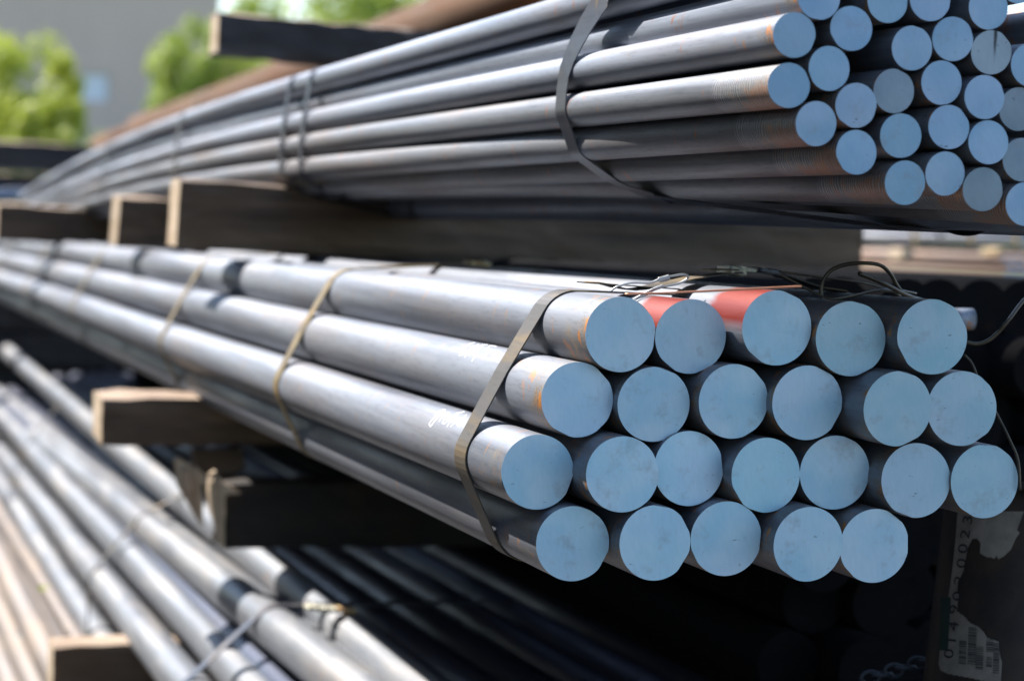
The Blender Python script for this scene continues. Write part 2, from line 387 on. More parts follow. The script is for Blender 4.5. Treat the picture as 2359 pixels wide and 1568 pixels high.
# ---------------------------------------------------------------- ground
def gridmesh(x0, x1, y0, y1, n, f):
    V = [Vector((x0+(x1-x0)*i/n, y0+(y1-y0)*j/n, f(x0+(x1-x0)*i/n, y0+(y1-y0)*j/n))) for i in range(n+1) for j in range(n+1)]
    Fc = [(i*(n+1)+j, (i+1)*(n+1)+j, (i+1)*(n+1)+j+1, i*(n+1)+j+1) for i in range(n) for j in range(n)]
    return V, Fc
m, nt, b = mat('trodden_yard_dirt')
v3 = coords(nt, (1, 1, 1), False)
n1 = noise(nt, v3, .7, 6, .6); n2 = noise(nt, v3, 45, 5, .7)
c = ramp(nt, n1, [(.35, (.040, .036, .031)), (.65, (.085, .075, .062))]); c = mix(nt, ramp(nt, n2, [(.45, g(0)), (.7, g(.6))]), c, (.10, .09, .075))
nt.links.new(c, b.inputs['Base Color']); b.inputs['Roughness'].default_value = .95; bump(nt, b, n2, .6, .01)
V, Fc = gridmesh(-500, 500, -500, 500, 40, lambda x, y: 0)
tag(mesh_obj('ground', V, Fc, m), kind='structure')
m2, nt, b = mat('rough_grass'); n2 = noise(nt, coords(nt, (1, 1, 1), False), 6, 6, .7)
nt.links.new(ramp(nt, n2, [(.35, (.05, .08, .018)), (.65, (.11, .14, .04))]), b.inputs['Base Color']); b.inputs['Roughness'].default_value = .9; bump(nt, b, n2, .8, .05)
V, Fc = gridmesh(-70, 60, 22, 75, 30, lambda x, y: .02)
tag(mesh_obj('grass_verge', V, Fc, m2), kind='structure')

# ---------------------------------------------------------------- middle bundle: 23 thick bars
MID = [(.5066,-.0626,1.4854),(.5571,-.0632,1.4871),(.6085,-.0552,1.4604),(.6595,-.0613,1.4535),(.7104,-.0582,1.4345),
(.4804,-.1073,1.4942),(.5308,-.1090,1.4831),(.5832,-.1056,1.4706),(.6324,-.1053,1.4602),(.6841,-.1064,1.4287),(.7336,-.1062,1.4330),
(.4548,-.1562,1.4968),(.5045,-.1545,1.4664),(.5556,-.1517,1.4782),(.6056,-.1547,1.4637),(.6560,-.1529,1.4640),(.7056,-.1558,1.4411),(.7550,-.1559,1.4375),
(.4773,-.2029,1.4849),(.5284,-.2000,1.4647),(.5789,-.1976,1.4647),(.6299,-.1990,1.4444),(.6796,-.2009,1.4475)]
DM = .0505
ordn = ['leftmost', 'second from left', 'third from left', 'fourth from left', 'fifth from left', 'sixth from left', 'rightmost']
rowsz = [5, 6, 7, 5]; rown = ['top row', 'second row', 'third row', 'bottom row']
look = {0: 'sunlit thick bar with orange rust at its collar', 1: 'thick bar with red paint on its shoulder',
        2: 'thick bar with broad red painted side', 3: 'shaded violet-grey thick bar', 4: 'shaded thick bar beside a dark gap',
        5: 'sunlit thick bar with chalk scribble', 11: 'sunlit thick bar with chalk writing',
        18: 'shaded thick bar with warm underside', 19: 'thick bar, face scratched vertically', 16: 'thick bar, slanting saw marks',
        10: 'thick bar with crescent saw step', 22: 'thick bar, chamfered pale face', 17: 'bluish thick bar above the torn label'}
i = 0
for rI, n_ in enumerate(rowsz):
    for k in range(n_):
        u, v, w = MID[i]
        pos = 'rightmost' if k == n_-1 else ordn[k]
        lb = look.get(i, 'thick bar, plain pale blue face')+', '+pos+', '+rown[rI]+', middle bundle'
        ph = rnd.uniform(0, 6)
        def cen(t, u=u, v=v, w=w, ph=ph):
            s = max(0, t-.2)
            return P(u+.0006*math.sin(t*1.3+ph)*min(1, s), v-.0009*s+.0007*math.sin(t*1.7+ph)*min(1, s), w+t)
        sm_ = MT['bar_thick_red'] if i in (1, 2) else MT['bar_thick']
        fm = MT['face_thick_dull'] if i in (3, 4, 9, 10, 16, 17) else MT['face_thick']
        bar(cen, DM, lb, 'thick round bars of the middle bundle', sm_, fm, length=6.1+rnd.uniform(-.02, .02), chords=2, tilt=.05, seg=64,
            shaft_label='dark scaled shaft with red paint near its end' if i in (1, 2) else None)
        i += 1
def mid_at(w): return [(u, v-.0009*max(0, w-w0-.2)) for u, v, w0 in MID]

# ---------------------------------------------------------------- upper bundle: slim bars, loose at the near end
TOP = {
'a':(0.5704,0.1507,1.3212,0.5698,0.1536),
'b':(0.5557,0.1273,1.3225,0.5547,0.1303),
'c':(0.5554,0.0972,1.3276,0.5532,0.1026),
'd':(0.5742,0.0748,1.3276,0.5547,0.0748),
'e':(0.6016,0.0585,1.3276,0.5777,0.0593),
'f':(0.6350,0.0410,1.3276,0.6048,0.0533),
'g':(0.5952,0.1337,1.3276,0.5933,0.1324),
'h':(0.5815,0.1087,1.3276,0.5802,0.1078),
'i':(0.5998,0.0870,1.3266,0.5923,0.0825),
'j':(0.6188,0.1520,1.3276,0.6096,0.1550),
'k':(0.6468,0.1545,1.3264,0.6373,0.1522),
'l':(0.6363,0.1239,1.3276,0.6210,0.1295),
'm':(0.6256,0.0971,1.3286,0.6081,0.1054),
'n':(0.6309,0.0698,1.3276,0.6196,0.0770),
'o':(0.6636,0.1309,1.3274,0.6487,0.1267),
'p':(0.6572,0.1036,1.3276,0.6350,0.1022),
'q':(0.6633,0.0765,1.3276,0.6475,0.0771),
'r':(0.6619,0.0476,1.3276,0.6336,0.0529),
's':(0.6866,0.1514,1.3264,0.6650,0.1508),
't':(0.6904,0.1240,1.3275,0.6763,0.1255),
'u':(0.6857,0.0959,1.3251,0.6628,0.1014),
'v':(0.6899,0.0681,1.3258,0.6753,0.0769),
'w':(0.6882,0.0388,1.3276,0.6614,0.0529),
'x':(0.7175,0.1174,1.3263,0.7040,0.1254),
'y':(0.7127,0.0898,1.3302,0.6902,0.1013),
'z':(0.7158,0.0583,1.3295,0.7032,0.0767),
'aa':(0.7181,0.0306,1.3276,0.6893,0.0527),
'bb':(0.7079,0.1691,1.3296,0.6914,0.1598),
'A':(.5615,.1820,1.3276,.5600,.1800),
'Bp':(0.5906,0.1697,1.3309,0.5889,0.1735),
'C':(0.6176,0.1821,1.3276,0.6151,0.1822),
'D':(0.6483,0.1822,1.3276,0.6427,0.1795),
'E':(0.6758,0.1786,1.3290,0.6704,0.1782),
'H':(0.7398,0.1431,1.3276,0.7173,0.1498),
'I':(0.7423,0.1052,1.3290,0.7182,0.1015),
'J':(0.7430,0.0724,1.3276,0.7309,0.0768),
'K':(.7560,.0265,1.3276,.6950,.0330),'L':(.7850,.0240,1.3276,.7230,.0320),'N':(.7700,.0400,1.33,.7090,.0540)}
DT = .0274
def sag(w):                                      # the bundle hangs down towards its far end
    if w < 2.9: return .0015*(w-1.33)
    s = w-2.9; return .0023+.0006*s-.0053*s*s
def top_c(k, w):
    u0, v0, w0, u1, v1 = TOP[k]
    t = min(1, max(0, (w-1.33)/1.45)); f = 1-(1-t)**2
    return u0+(u1-u0)*f, v0+(v1-v0)*f+sag(w)
cols = [('first column', 'abcdef'), ('second column', 'ghinr'), ('third column', 'jlm'),
        ('fourth column', 'kopq'), ('fifth column', 'stuvw'), ('last column at right', ['bb', 'x', 'y', 'z', 'aa'])]
tl_look = {'b': 'slim bar, violet-blue face, sunlit flank', 'c': 'slim bar, bright collar, orange rust drips',
           'd': 'slim bar with swirling grinder marks', 'e': 'slim bar with brown rust band', 'f': 'slim brownish bar with rusty ring',
           't': 'slim bar, black vertical streak on face', 'l': 'slim bar, clean pale blue face', 'm': 'slim bar, greenish stained face',
           'w': 'slim bar, dull dark grey-green face', 's': 'slim bar, small bright nick', 'a': 'slim bar, mottled face cut by frame',
           'aa': 'slim bar with rusty ring, cut off', 'n': 'slim bar, small black nick'}
names = {}
for cn, ks in cols:
    for j, k in enumerate(ks):
        names[k] = tl_look.get(k, 'slim bar, plain blue face')+', number '+str(j+1)+' from the top of the '+cn
        names[k] = tl_look.get(k, 'slim bar, plain blue face')+', '+['topmost', 'second', 'third', 'fourth', 'fifth', 'sixth'][j]+' in '+cn+', upper bundle'
names['A'] = 'sunlit slim bar along the upper edge of the upper bundle, end out of picture'
names['Bp'] = 'sunlit slim bar mostly hidden behind the uppermost bar of the upper bundle'
for k in 'CDE': names[k] = 'slim bar of the upper bundle lying above the picture edge'
for k in 'HIJKLN': names[k] = 'slim bar of the upper bundle lying beyond the right picture edge'
for k, (u0, v0, w0, u1, v1) in TOP.items():
    ph = rnd.uniform(0, 6)
    def cen(t, k=k, w0=w0, ph=ph):
        u, v = top_c(k, w0+t); s = min(1, t)
        return P(u+.0006*math.sin(t*1.9+ph)*s, v+.0006*math.sin(t*1.4+ph)*s, w0+t)
    smt = MT['bar_slim_rust'] if k in ('c', 'd', 'e', 'f', 'i', 'r', 'w', 'aa') else MT['bar_slim']
    fm = {'t': MT['face_slim_streak'], 'w': MT['face_slim_dull'], 'm': MT['face_slim_dull'], 'y': MT['face_slim_dull'], 'z': MT['face_slim_dull']}.get(k, MT['face_slim'])
    fl = {'t': 'face with a black vertical streak', 'w': 'dark grey-green face', 'm': 'greenish stained face'}.get(k)
    bar(cen, DT, names[k], 'slim round bars of the upper bundle', smt, fm, length=6.1+rnd.uniform(-.03, .03), seg=40, chords=1, tilt=.05, face_label=fl)

# ---------------------------------------------------------------- bottom pile
def pile(w1, p1, w2=None, p2=None, dv=0.0, near=1.35, D=.0508, label='', m='bar_low', group='thick round bars of the bottom pile', face='face_low', cat='steel bar', length=6.1):
    a = uvw(atw(*p1, w1))
    if p2 is None: du, dvv = -.0, -.006
    else:
        c = uvw(atw(*p2, w2)); du = (c.x-a.x)/(w2-w1); dvv = (c.y-a.y)/(w2-w1)
    ph = rnd.uniform(0, 6)
    def cen(t):
        w = near+t; s = w-w1
        return P(a.x+du*s+.001*math.sin(t*1.2+ph), a.y+dvv*s+.001*math.sin(t*1.6+ph), w)
    return bar(cen, D, label, group, MT[m], MT[face], length=length, seg=40, chords=1)
PB = [
 (2.65, (655,1460), 5.8, (100,1022), 'bar_low', 'thick sunlit bar on the crest of the bottom pile, crossed by both grey straps'),
 (3.75, (250,1352), 5.8, (58,1112), 'bar_low', 'thick sunlit bar just left of the dark gap in the bottom pile'),
 (3.75, (348,1354), None, None, 'bar_low', 'bar low in the dark gap of the bottom pile, beside the sunlit left bar'),
 (3.75, (249,1489), None, None, 'bar_low', 'bar low on the left flank of the bottom pile, under the loop of strap'),
 (3.75, (480,1275), 5.8, (176,1046), 'bar_low', 'bar tucked between the crest bar and the sunlit right bar of the bottom pile'),
 (2.65, (800,1462), 5.8, (160,930), 'bar_low', 'sunlit bar at the right of the bottom pile, under the yellow clasp'),
 (3.75, (405,1245), 5.8, (122,1012), 'bar_low', 'bar just right of the crest bar, far down the bottom pile'),
 (2.65, (590,1600), None, None, 'bar_low', 'grey bar deep in the shaded gap below the crest bar of the bottom pile'),
]
PILE = []
def pile_line(w1, p1, w2=None, p2=None):
    a = uvw(atw(*p1, w1))
    if p2 is None: return (a.x, a.y, w1, 0, -.006)
    c = uvw(atw(*p2, w2)); return (a.x, a.y, w1, (c.x-a.x)/(w2-w1), (c.y-a.y)/(w2-w1))
for w1, p1, w2, p2, mm, lb in PB:
    pile(w1, p1, w2, p2, label=lb, m=mm, near=1.95+rnd.uniform(-.05, .05)); PILE.append(pile_line(w1, p1, w2, p2))
def pile_at(w, idx): return [(a[0]+a[3]*(w-a[2]), a[1]+a[4]*(w-a[2])) for a in (PILE[i] for i in idx)]
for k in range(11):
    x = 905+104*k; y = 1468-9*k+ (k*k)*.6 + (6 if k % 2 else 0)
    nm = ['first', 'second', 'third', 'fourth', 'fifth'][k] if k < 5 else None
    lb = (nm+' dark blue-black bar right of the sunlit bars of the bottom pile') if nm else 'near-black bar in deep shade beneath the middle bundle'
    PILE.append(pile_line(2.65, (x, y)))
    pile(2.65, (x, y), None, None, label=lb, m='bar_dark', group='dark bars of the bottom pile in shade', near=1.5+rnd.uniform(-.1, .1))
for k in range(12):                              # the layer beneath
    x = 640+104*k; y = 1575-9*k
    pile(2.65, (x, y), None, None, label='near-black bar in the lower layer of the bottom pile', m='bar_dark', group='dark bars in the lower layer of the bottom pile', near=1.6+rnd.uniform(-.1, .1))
for w1, p1, D, lb in [(4.25, (68,1384), .0508, 'brownish weathered bar at the far left of the picture, above the pale timber'), (4.5, (100,1345), .026, 'slim reddish bar beside the brownish bars at the lower left'),
                    (4.2, (28,1452), .046, 'brown rusty bar second from the lower left picture edge'), (4.1, (8,1530), .05, 'brown rusty bar at the lower left picture corner'),
                    (4.6, (125,1375), .03, 'thin brown bar next to the dark gap at the lower left'),
                    (4.4, (30,1345), .05, 'brown bar highest in the heap at the left picture edge')]:
    pile(w1, p1, label=lb, D=D, m='bar_brown', group='brown bars at the lower left', near=2.2+rnd.uniform(-.2, .2), length=6.1)
for k in range(2):
    pile(4.1, (60+62*k, 1600-22*k), label='shaded bar at the foot of the bottom pile', m='bar_brown', group='bars at the foot of the bottom pile', near=1.8, D=.0508)
# ---------------------------------------------------------------- timbers
timber('long dark timber between the middle and upper bundles, pale cream left end', atw(415, 412, 2.95), .0875, (atw(1993, 515, 2.95)-atw(415, 412, 2.95)).length, .09, tilt=.032, roll=.03, top=MT['wood_mid'])
timber('short dark timber end with a light top edge, behind the long timber at the left', atw(276, 452, 3.9), .085, .5, .10, tilt=.055, roll=.05)
timber('far grey-brown timber at the left picture edge under the upper bundle', atw(-4, 468, 5.4), .085, 1.2, .10, tilt=.04, roll=.04)
timber('far black timber across the left, with trees above it', atw(-420, 298, 7.6), .085, 1.75, .10, tilt=.022, body=MT['wood_black'])
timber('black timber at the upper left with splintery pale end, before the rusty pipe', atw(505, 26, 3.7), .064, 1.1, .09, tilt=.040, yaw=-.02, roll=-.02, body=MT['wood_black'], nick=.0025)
timber('brown timber beneath the middle bundle, pale left end and lit top strip', atw(236, 913, 3.0), .063, 1.0, .115, tilt=.0, roll=.02)
timber('small timber at the lower left with a bright top face', atw(122, 1487, 3.2), .075, .19, .085, tilt=-.01, roll=.0)
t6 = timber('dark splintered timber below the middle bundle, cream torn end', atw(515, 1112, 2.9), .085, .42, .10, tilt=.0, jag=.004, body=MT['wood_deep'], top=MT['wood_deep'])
# splinters of the broken end
def splinter(w, poly, depth, m, parent, name='splinter'):
    n = len(poly); V = []; o = parent.location
    for k, dw in ((0, 0), (1, depth)):
        for (x, y) in poly: V.append(atw(x, y, w)+Bd*dw+Vector((rnd.uniform(-.001, .001), 0, rnd.uniform(-.001, .001)))-o)
    Fc = [tuple(range(n))[::-1], tuple(range(n, 2*n))]+[(i, (i+1) % n, n+(i+1) % n, n+i) for i in range(n)]
    return mesh_obj(name, V, Fc, m, parent)
splinter(2.885, [(482, 1092), (497, 1083), (503, 1100), (520, 1112), (557, 1136), (521, 1137), (519, 1180), (516, 1225), (517, 1262), (507, 1238), (494, 1205), (484, 1180), (480, 1130)], .012, MT['wood_pale'], t6)
splinter(2.875, [(484, 1112), (494, 1104), (503, 1118), (501, 1190), (506, 1220), (492, 1196), (486, 1160)], .008, MT['wood_pale'], t6)
ch = empty('broken_timber', atw(405, 1060, 3.0)); tag(ch, 'torn brown stub of broken timber hanging beside the cream splintered end', 'timber', 'timber bearers between the layers of bars')
splinter(3.0, [(403, 1062), (414, 1055), (424, 1062), (438, 1066), (446, 1080), (453, 1076), (462, 1085), (472, 1092), (476, 1112), (470, 1120), (462, 1110), (466, 1150), (467, 1210), (455, 1196), (440, 1165), (424, 1140), (412, 1120), (408, 1090)], .02, MT['wood_pale'], ch, 'torn_end')
splinter(2.985, [(420, 1085), (436, 1078), (445, 1100), (448, 1150), (452, 1190), (436, 1150), (424, 1120)], .015, MT['wood_top'], ch)
splinter(3.03, [(445, 1040), (560, 1035), (565, 1075), (540, 1100), (500, 1098), (488, 1085), (470, 1095), (455, 1075)], .03, MT['wood_dark'], ch, 'stub')

# ---------------------------------------------------------------- straps
def loop(w, cs, r, width, thick, m, label, group, slant=0.0, v0=0, wf=None):
    pts = [P(u, v, wf(u, v) if wf else w+slant*(v-v0)) for u, v in hull_loop(cs, r, off=thick*.7)]
    o = ribbon('steel_strap', pts, width, thick, m, closed=True)
    return tag(o, label, 'steel strap', group)
GM = 'steel straps round the middle bundle'
# the strap nearest the ends: tight round the left and bottom, loose and arched over the top where its clasp sits
w = 1.6; hp = hull_loop(mid_at(w), DM/2, off=.0010)
keep = [(u, v) for u, v in hp if v < -.0385 or u < .504]
# order: start at the right end of the top, run down the right side, underneath and up the left side
st = max(range(len(keep)), key=lambda i: (keep[i][1] > -.09)*keep[i][0])
best = min(range(len(keep)), key=lambda i: math.hypot(keep[i][0]-.712, keep[i][1]+.034))
i0 = best; seq = keep[i0:]+keep[:i0]
c1 = sum(1 for a in seq[:8] if a[0] > .72)
if c1 == 0: seq = seq[::-1]
seq = [P(u, v, w) for u, v in seq]
topline = [(1343,650.5),(1367,650),(1392,654),(1420,662),(1450,667),(1481,664),(1520,655),(1548,650),(1587,641),(1630,634),(1664,630),(1683,627),(1720,627),(1760,629),(1800,634),(1840,648),(1880,661),(1930,668)]
tp = [atw(x, y, w) for x, y in topline]
if (seq[-1]-tp[0]).length > (seq[0]-tp[0]).length: seq = seq[::-1]
tag(ribbon('steel_strap', seq+tp, .030, .0009, MT['strap_worn'], closed=True), 'wide worn rust-streaked strap nearest the bar ends of the middle bundle', 'steel strap', GM)
for w, mt, lb in [(2.33, 'strap_yellow', 'yellowed strap, second from the bar ends of the middle bundle'), (3.2, 'strap_yellow', 'yellowed strap, third from the bar ends of the middle bundle'),
              (4.45, 'strap_yellow', 'thin looking rusty strap, fourth from the bar ends of the middle bundle'), (5.6, 'strap_yellow', 'far rusty strap, fifth from the bar ends of the middle bundle'), (6.7, 'strap_yellow', 'farthest rusty strap of the middle bundle at the left picture edge')]:
    loop(w, mid_at(w), DM/2, .026, .0009, MT[mt], lb, GM, slant=.10, v0=-.13)
GT = 'steel straps round the upper bundle'
for w, mt, lb in [(1.735, 'strap_blue', 'blued strap nearest the bar ends of the upper bundle, curling under it'), (2.80, 'strap_navy', 'second strap of the upper bundle, with a dark clasp on top'), (2.93, 'strap_navy', 'broad dark blue strap just behind the second strap of the upper bundle'),
              (3.9, 'strap_blue', 'third strap of the upper bundle, above the pale end of the long timber'), (5.0, 'strap_blue', 'fourth thin looking strap of the upper bundle, far left'), (6.0, 'strap_blue', 'farthest strap of the upper bundle near its rounded far end')]:
    loop(w, [top_c(k, w) for k in TOP], DT/2, .026 if w < 2 else .022, .0009, MT[mt], lb, GT, slant=-.2, v0=.1, wf=(lambda u, v: 1.745-17*max(0, min(v, .2)-.112)**2-(1.6*max(0, u-.60) if v < .08 else .25*max(0, u-.6))) if w < 2 else None)
GB = 'steel straps round the bottom pile'
for w, n_, lb in [(2.70, 12, 'grey strap crossing the bottom pile nearest the camera, yellow clasp on it'), (3.82, 11, 'thin looped grey strap over the middle of the bottom pile'), (5.75, 10, 'far strap over the bottom pile near the left picture edge')]:
    cs = pile_at(w, list(range(n_))); loop(w, cs, .0254, .022, .0012, MT['strap_blue' if w < 3 else 'strap_worn'], lb, GB, slant=.06, v0=-.5)
tag(ribbon('steel_strap', [atw(x, y, w) for x, y, w in [(18,1500,4.0),(28,1478,4.0),(45,1463,4.0),(60,1440,4.1),(62,1415,4.15),(72,1400,4.2),(95,1388,4.2)]], .02, .0009, MT['strap_worn']),
    'rusty strap over the brown bars at the lower left', 'steel strap', 'steel strap on the brown bars')

# ---------------------------------------------------------------- clasps
def blob(name, c, half, m, parent, rot=0.0, seed=0, taper=.8, axis=None):
    """pressed sheet sleeve: a bevelled box with crimped edges; half = half sizes along right, away, up"""
    r2 = random.Random(seed); bm = bmesh.new(); bmesh.ops.create_cube(bm, size=2)
    bmesh.ops.subdivide_edges(bm, edges=bm.edges[:], cuts=3, use_grid_fill=True)
    for v in bm.verts:
        x, y, z = v.co; crimp = 1-.28*math.cos(x*9.0)*(abs(y) > .6)
        v.co = Vector((x*half[0], y*half[1]*crimp, z*half[2]*(1-(1-taper)*abs(x))*(1-.25*y*y))) + Vector((r2.uniform(-1, 1), r2.uniform(-1, 1), r2.uniform(-1, 1)))*half[2]*.12
    q = Matrix.Rotation(rot, 3, Bd); fr = Matrix((Rd, Bd, Ud)).transposed()
    for v in bm.verts: v.co = q @ (fr @ v.co) + (c-(parent.location if parent else Vector()))
    me = bpy.data.meshes.new(name); bm.to_mesh(me); bm.free(); me.materials.append(m)
    me.polygons.foreach_set('use_smooth', [True]*len(me.polygons))
    o = bpy.data.objects.new(name, me); col.objects.link(o)
    if parent: o.parent = parent
    return o
c = empty('strap_clasp', atw(1690, 622, 1.6)); tag(c, 'pale crimped clasp on the loose strap above the red painted bars', 'clasp', 'clasps on the steel straps')
blob('sleeve', atw(1686, 623, 1.6), (.0052, .013, .0042), MT['clasp'], c, .12, 1)
blob('folded_tab', atw(1713, 620, 1.6), (.0058, .009, .0018), MT['clasp'], c, .22, 2)
blob('crimp', atw(1762, 624, 1.6), (.0085, .012, .0024), MT['strap_blue'], c, .1, 3)
blob('crimp', atw(1793, 630, 1.6), (.0035, .008, .0028), MT['strap_blue'], c, .3, 4)
ribbon('strap_tail', [atw(x, y, 1.592)-c.location for x, y in [(1626,622.5),(1645,621),(1668,620),(1690,621)]], .024, .001, MT['strap_worn'], parent=c)
for p in c.children:
    if p.name.startswith('strap_tail'): p.location = (0, 0, 0); V0 = atw(1626, 622.5, 1.592)-c.location; p.location = V0
c = empty('strap_clasp', atw(760, 1400, 2.63)); tag(c, 'yellow and orange crimped clasp on the strap of the bottom pile', 'clasp', 'clasps on the steel straps')
for k, (x, y, mm) in enumerate([(717,1397,'clasp'),(738,1400,'clasp'),(760,1402,'clasp'),(781,1402,'clasp_rust'),(803,1405,'clasp_rust')]):
    blob('crimp', atw(x, y, 2.64), (.0062, .013, .003), MT[mm], c, -.1, 10+k)
c = empty('strap_clasp', atw(802, 172, 2.8)); tag(c, 'dark shiny clasp on the second strap of the upper bundle', 'clasp', 'clasps on the steel straps')
blob('sleeve', atw(812, 168, 2.8), (.007, .013, .004), MT['strap_blue'], c, .9, 21); blob('crimp', atw(786, 186, 2.8), (.009, .012, .003), MT['clasp'], c, .8, 22)
c = empty('strap_clasp', atw(1100, 608, 2.34)); tag(c, 'small rusty clasp lying on top of the middle bundle in front of the long timber', 'clasp', 'clasps on the steel straps')
blob('sleeve', atw(1096, 607, 2.34), (.010, .012, .003), MT['clasp_rust'], c, .05, 31); blob('folded_tab', atw(1116, 609, 2.34), (.004, .010, .004), MT['clasp'], c, .3, 32)
tag(ribbon('loose_strap', [atw(x, y, 2.34) for x, y in [(830,611),(880,613),(940,611),(1000,610),(1060,608),(1096,608)]], .02, .0009, MT['strap_yellow']), 'loose orange strap end lying flat behind the first bar of the middle bundle', 'steel strap', 'loose strap ends')
c = empty('strap_clasp', atw(712, 589, 3.1)); tag(c, 'tiny rusty clasp on the third strap of the middle bundle', 'clasp', 'clasps on the steel straps')
blob('sleeve', atw(712, 590, 3.15), (.012, .012, .004), MT['clasp_rust'], c, .05, 41)

# ---------------------------------------------------------------- wires
def wire(name, pts, r, m, label, group='loose wires on the middle bundle', cat='wire'):
    return tag(tube(name, [at(x, y, z) for x, y, z in pts], r, m), label, cat, group)
def c3(L, z): return [(1270.6+x/3.61, 580.8+y/3.61, z) for x, y in L]
hook = empty('wire_hook', at(1500, 655, 1.655)); tag(hook, 'bright bent wire hook with a sleeve, beside the pale clasp', 'wire hook', 'loose wires on the middle bundle')
def sub(name, pts, r, m, par):
    o = tube(name, [at(*p)-par.location for p in pts], r, m, parent=par); return o
sub('bent_wire', c3([(490,325),(530,295),(580,275),(650,258),(730,256),(800,258),(850,246),(900,225),(960,208),(1020,196),(1080,186),(1125,190),(1137,208),(1115,232),(1050,262),(940,285),(850,315),(800,345),(750,370),(700,395)], 1.655), .00085, MT['wire_steel'], hook)
sub('sleeve', c3([(890,232),(935,222),(980,208)], 1.653), .0022, MT['wire_steel'], hook)
sub('wire_end', c3([(690,390),(760,350),(850,305),(930,275)], 1.648), .0008, MT['wire_steel'], hook)
wire('copper_wire', c3([(610,350),(980,338),(1400,318),(1750,300),(2080,283)], 1.52), .00075, MT['wire_copper'], 'straight copper-coloured wire lying across the red painted bars')
wire('strap_wire', [(1796,626,1.62),(1890,638,1.65),(1990,652,1.68),(2045,668,1.70),(2075,682,1.72)], .0008, MT['wire_dark'], 'thin wire running right from the dark crimp, upper one')
wire('strap_wire', [(1798,632,1.60),(1850,660,1.60),(1895,682,1.60),(1920,688,1.60),(1965,680,1.62),(2015,669,1.65),(2060,667,1.68),(2110,676,1.72)], .0009, MT['wire_dark'], 'thin wire sagging onto the shaded bars, lower one')
wire('looped_wire', [(1895,690,1.64),(1891,670,1.64),(1897,645,1.64),(1916,622,1.64),(1950,609,1.64),(1995,606,1.64),(2030,612,1.65),(2052,632,1.66),(2068,660,1.67),(2092,684,1.68),(2130,700,1.72)], .0014, MT['wire_dark'], 'thick dark brown wire arching up over the shaded bars')
wire('wire_stub', [(1980,630,1.63),(2006,640,1.64),(2040,655,1.65),(2080,676,1.67),(2120,692,1.70)], .0017, MT['wire_dark'], 'cut dark wire stub pointing up left under the arched wire')
wire('twisted_wire', [(1925,689,1.63),(1960,684,1.64),(2000,672,1.65),(2035,669,1.66),(2070,674,1.68),(2110,686,1.70),(2160,700,1.75)], .0011, MT['wire_dark'], 'dark wire lying along the tops of the shaded bars')
wire('hanging_wire', [(2225,788,1.66),(2250,792,1.66),(2275,785,1.66),(2300,765,1.66),(2325,735,1.66),(2360,690,1.68),(2420,640,1.7)], .0014, MT['wire_dark'], 'olive brown wire curving up at the right picture edge beside the middle bundle')
wire('hanging_wire', [(2222,818,1.60),(2238,835,1.60),(2252,868,1.60),(2275,915,1.60),(2300,960,1.60),(2325,1010,1.60),(2345,1060,1.60),(2350,1130,1.6)], .0010, MT['wire_dark'], 'thin wire hanging down the right side of the middle bundle')

# ---------------------------------------------------------------- chalk marks (thin strokes on the bars' own surfaces)
def on_bar(px, py, u, v, r):
    d = ray(px, py); o = Vector((0, 0)); du, dv = d.dot(Rd), d.dot(Ud)
    a = du*du+dv*dv; b_ = -2*(du*u+dv*v); c_ = u*u+v*v-r*r; q = b_*b_-4*a*c_
    if q < 0: q = 0
    return CAM+d*((-b_-math.sqrt(q))/(2*a))
def chalk(strokes, idx, x0, y0, s, wpx, m, name='chalk_mark'):
    u, v, w0 = MID[idx]; V = []; Fc = []
    for L in strokes:
        pp = [(x0+x/s, y0+y/s) for x, y in L]; fine = []
        for a, b_ in zip(pp, pp[1:]):
            for k in range(4): fine.append((a[0]+(b_[0]-a[0])*k/4, a[1]+(b_[1]-a[1])*k/4))
        fine.append(pp[-1]); base = len(V)
        for i, (x, y) in enumerate(fine):
            a = fine[max(0, i-1)]; b_ = fine[min(len(fine)-1, i+1)]; dx, dy = b_[0]-a[0], b_[1]-a[1]; L_ = math.hypot(dx, dy) or 1
            hw = wpx*(.35+.3*rnd.random())
            for sg in (-1, 1): V.append(on_bar(x-dy/L_*hw*sg, y+dx/L_*hw*sg, u, v-.0002, DM/2+.00035))
        for i in range(len(fine)-1): Fc.append((base+2*i, base+2*i+1, base+2*i+3, base+2*i+2))
    root = [o for o in bpy.data.objects if o.name.startswith('round_bar')][idx]
    o = mesh_obj(name, [p-root.location for p in V], Fc, m, root); o['label'] = 'white chalk scribble'
chalk([[(490,402),(545,335),(600,285),(650,268)], [(515,400),(560,372)], [(545,420),(585,350),(640,300)], [(590,400),(625,350),(665,300),(690,285)], [(630,400),(660,330),(730,290)],
       [(615,460),(650,410),(690,340),(735,295),(775,290)], [(870,310),(800,300),(770,330),(790,360),(760,395),(690,415)]], 5, 943.9, 726, 4.32, 1.25, MT['chalk'])
chalk([[(200,1110),(193,1075),(240,1020),(300,950),(352,935),(345,965),(290,1000),(245,1055),(205,1110)], [(290,1060),(330,1000),(380,960)], [(320,1080),(355,1020),(395,960)], [(335,1085),(370,1060),(385,1030)],
       [(370,1108),(420,1030),(475,965)], [(405,1110),(460,1060),(445,1030),(480,975),(545,955)], [(470,1100),(500,1060),(548,1040),(530,1085),(482,1112)], [(530,1035),(565,985)]], 11, 943.9, 726, 4.32, 1.15, MT['chalk'])
chalk([[(0,10),(12,2),(20,6),(10,14),(24,14),(34,6),(40,12),(30,16),(46,16),(54,8)]], 3, 1850, 671, 1.0, 1.0, MT['chalk_dull'])

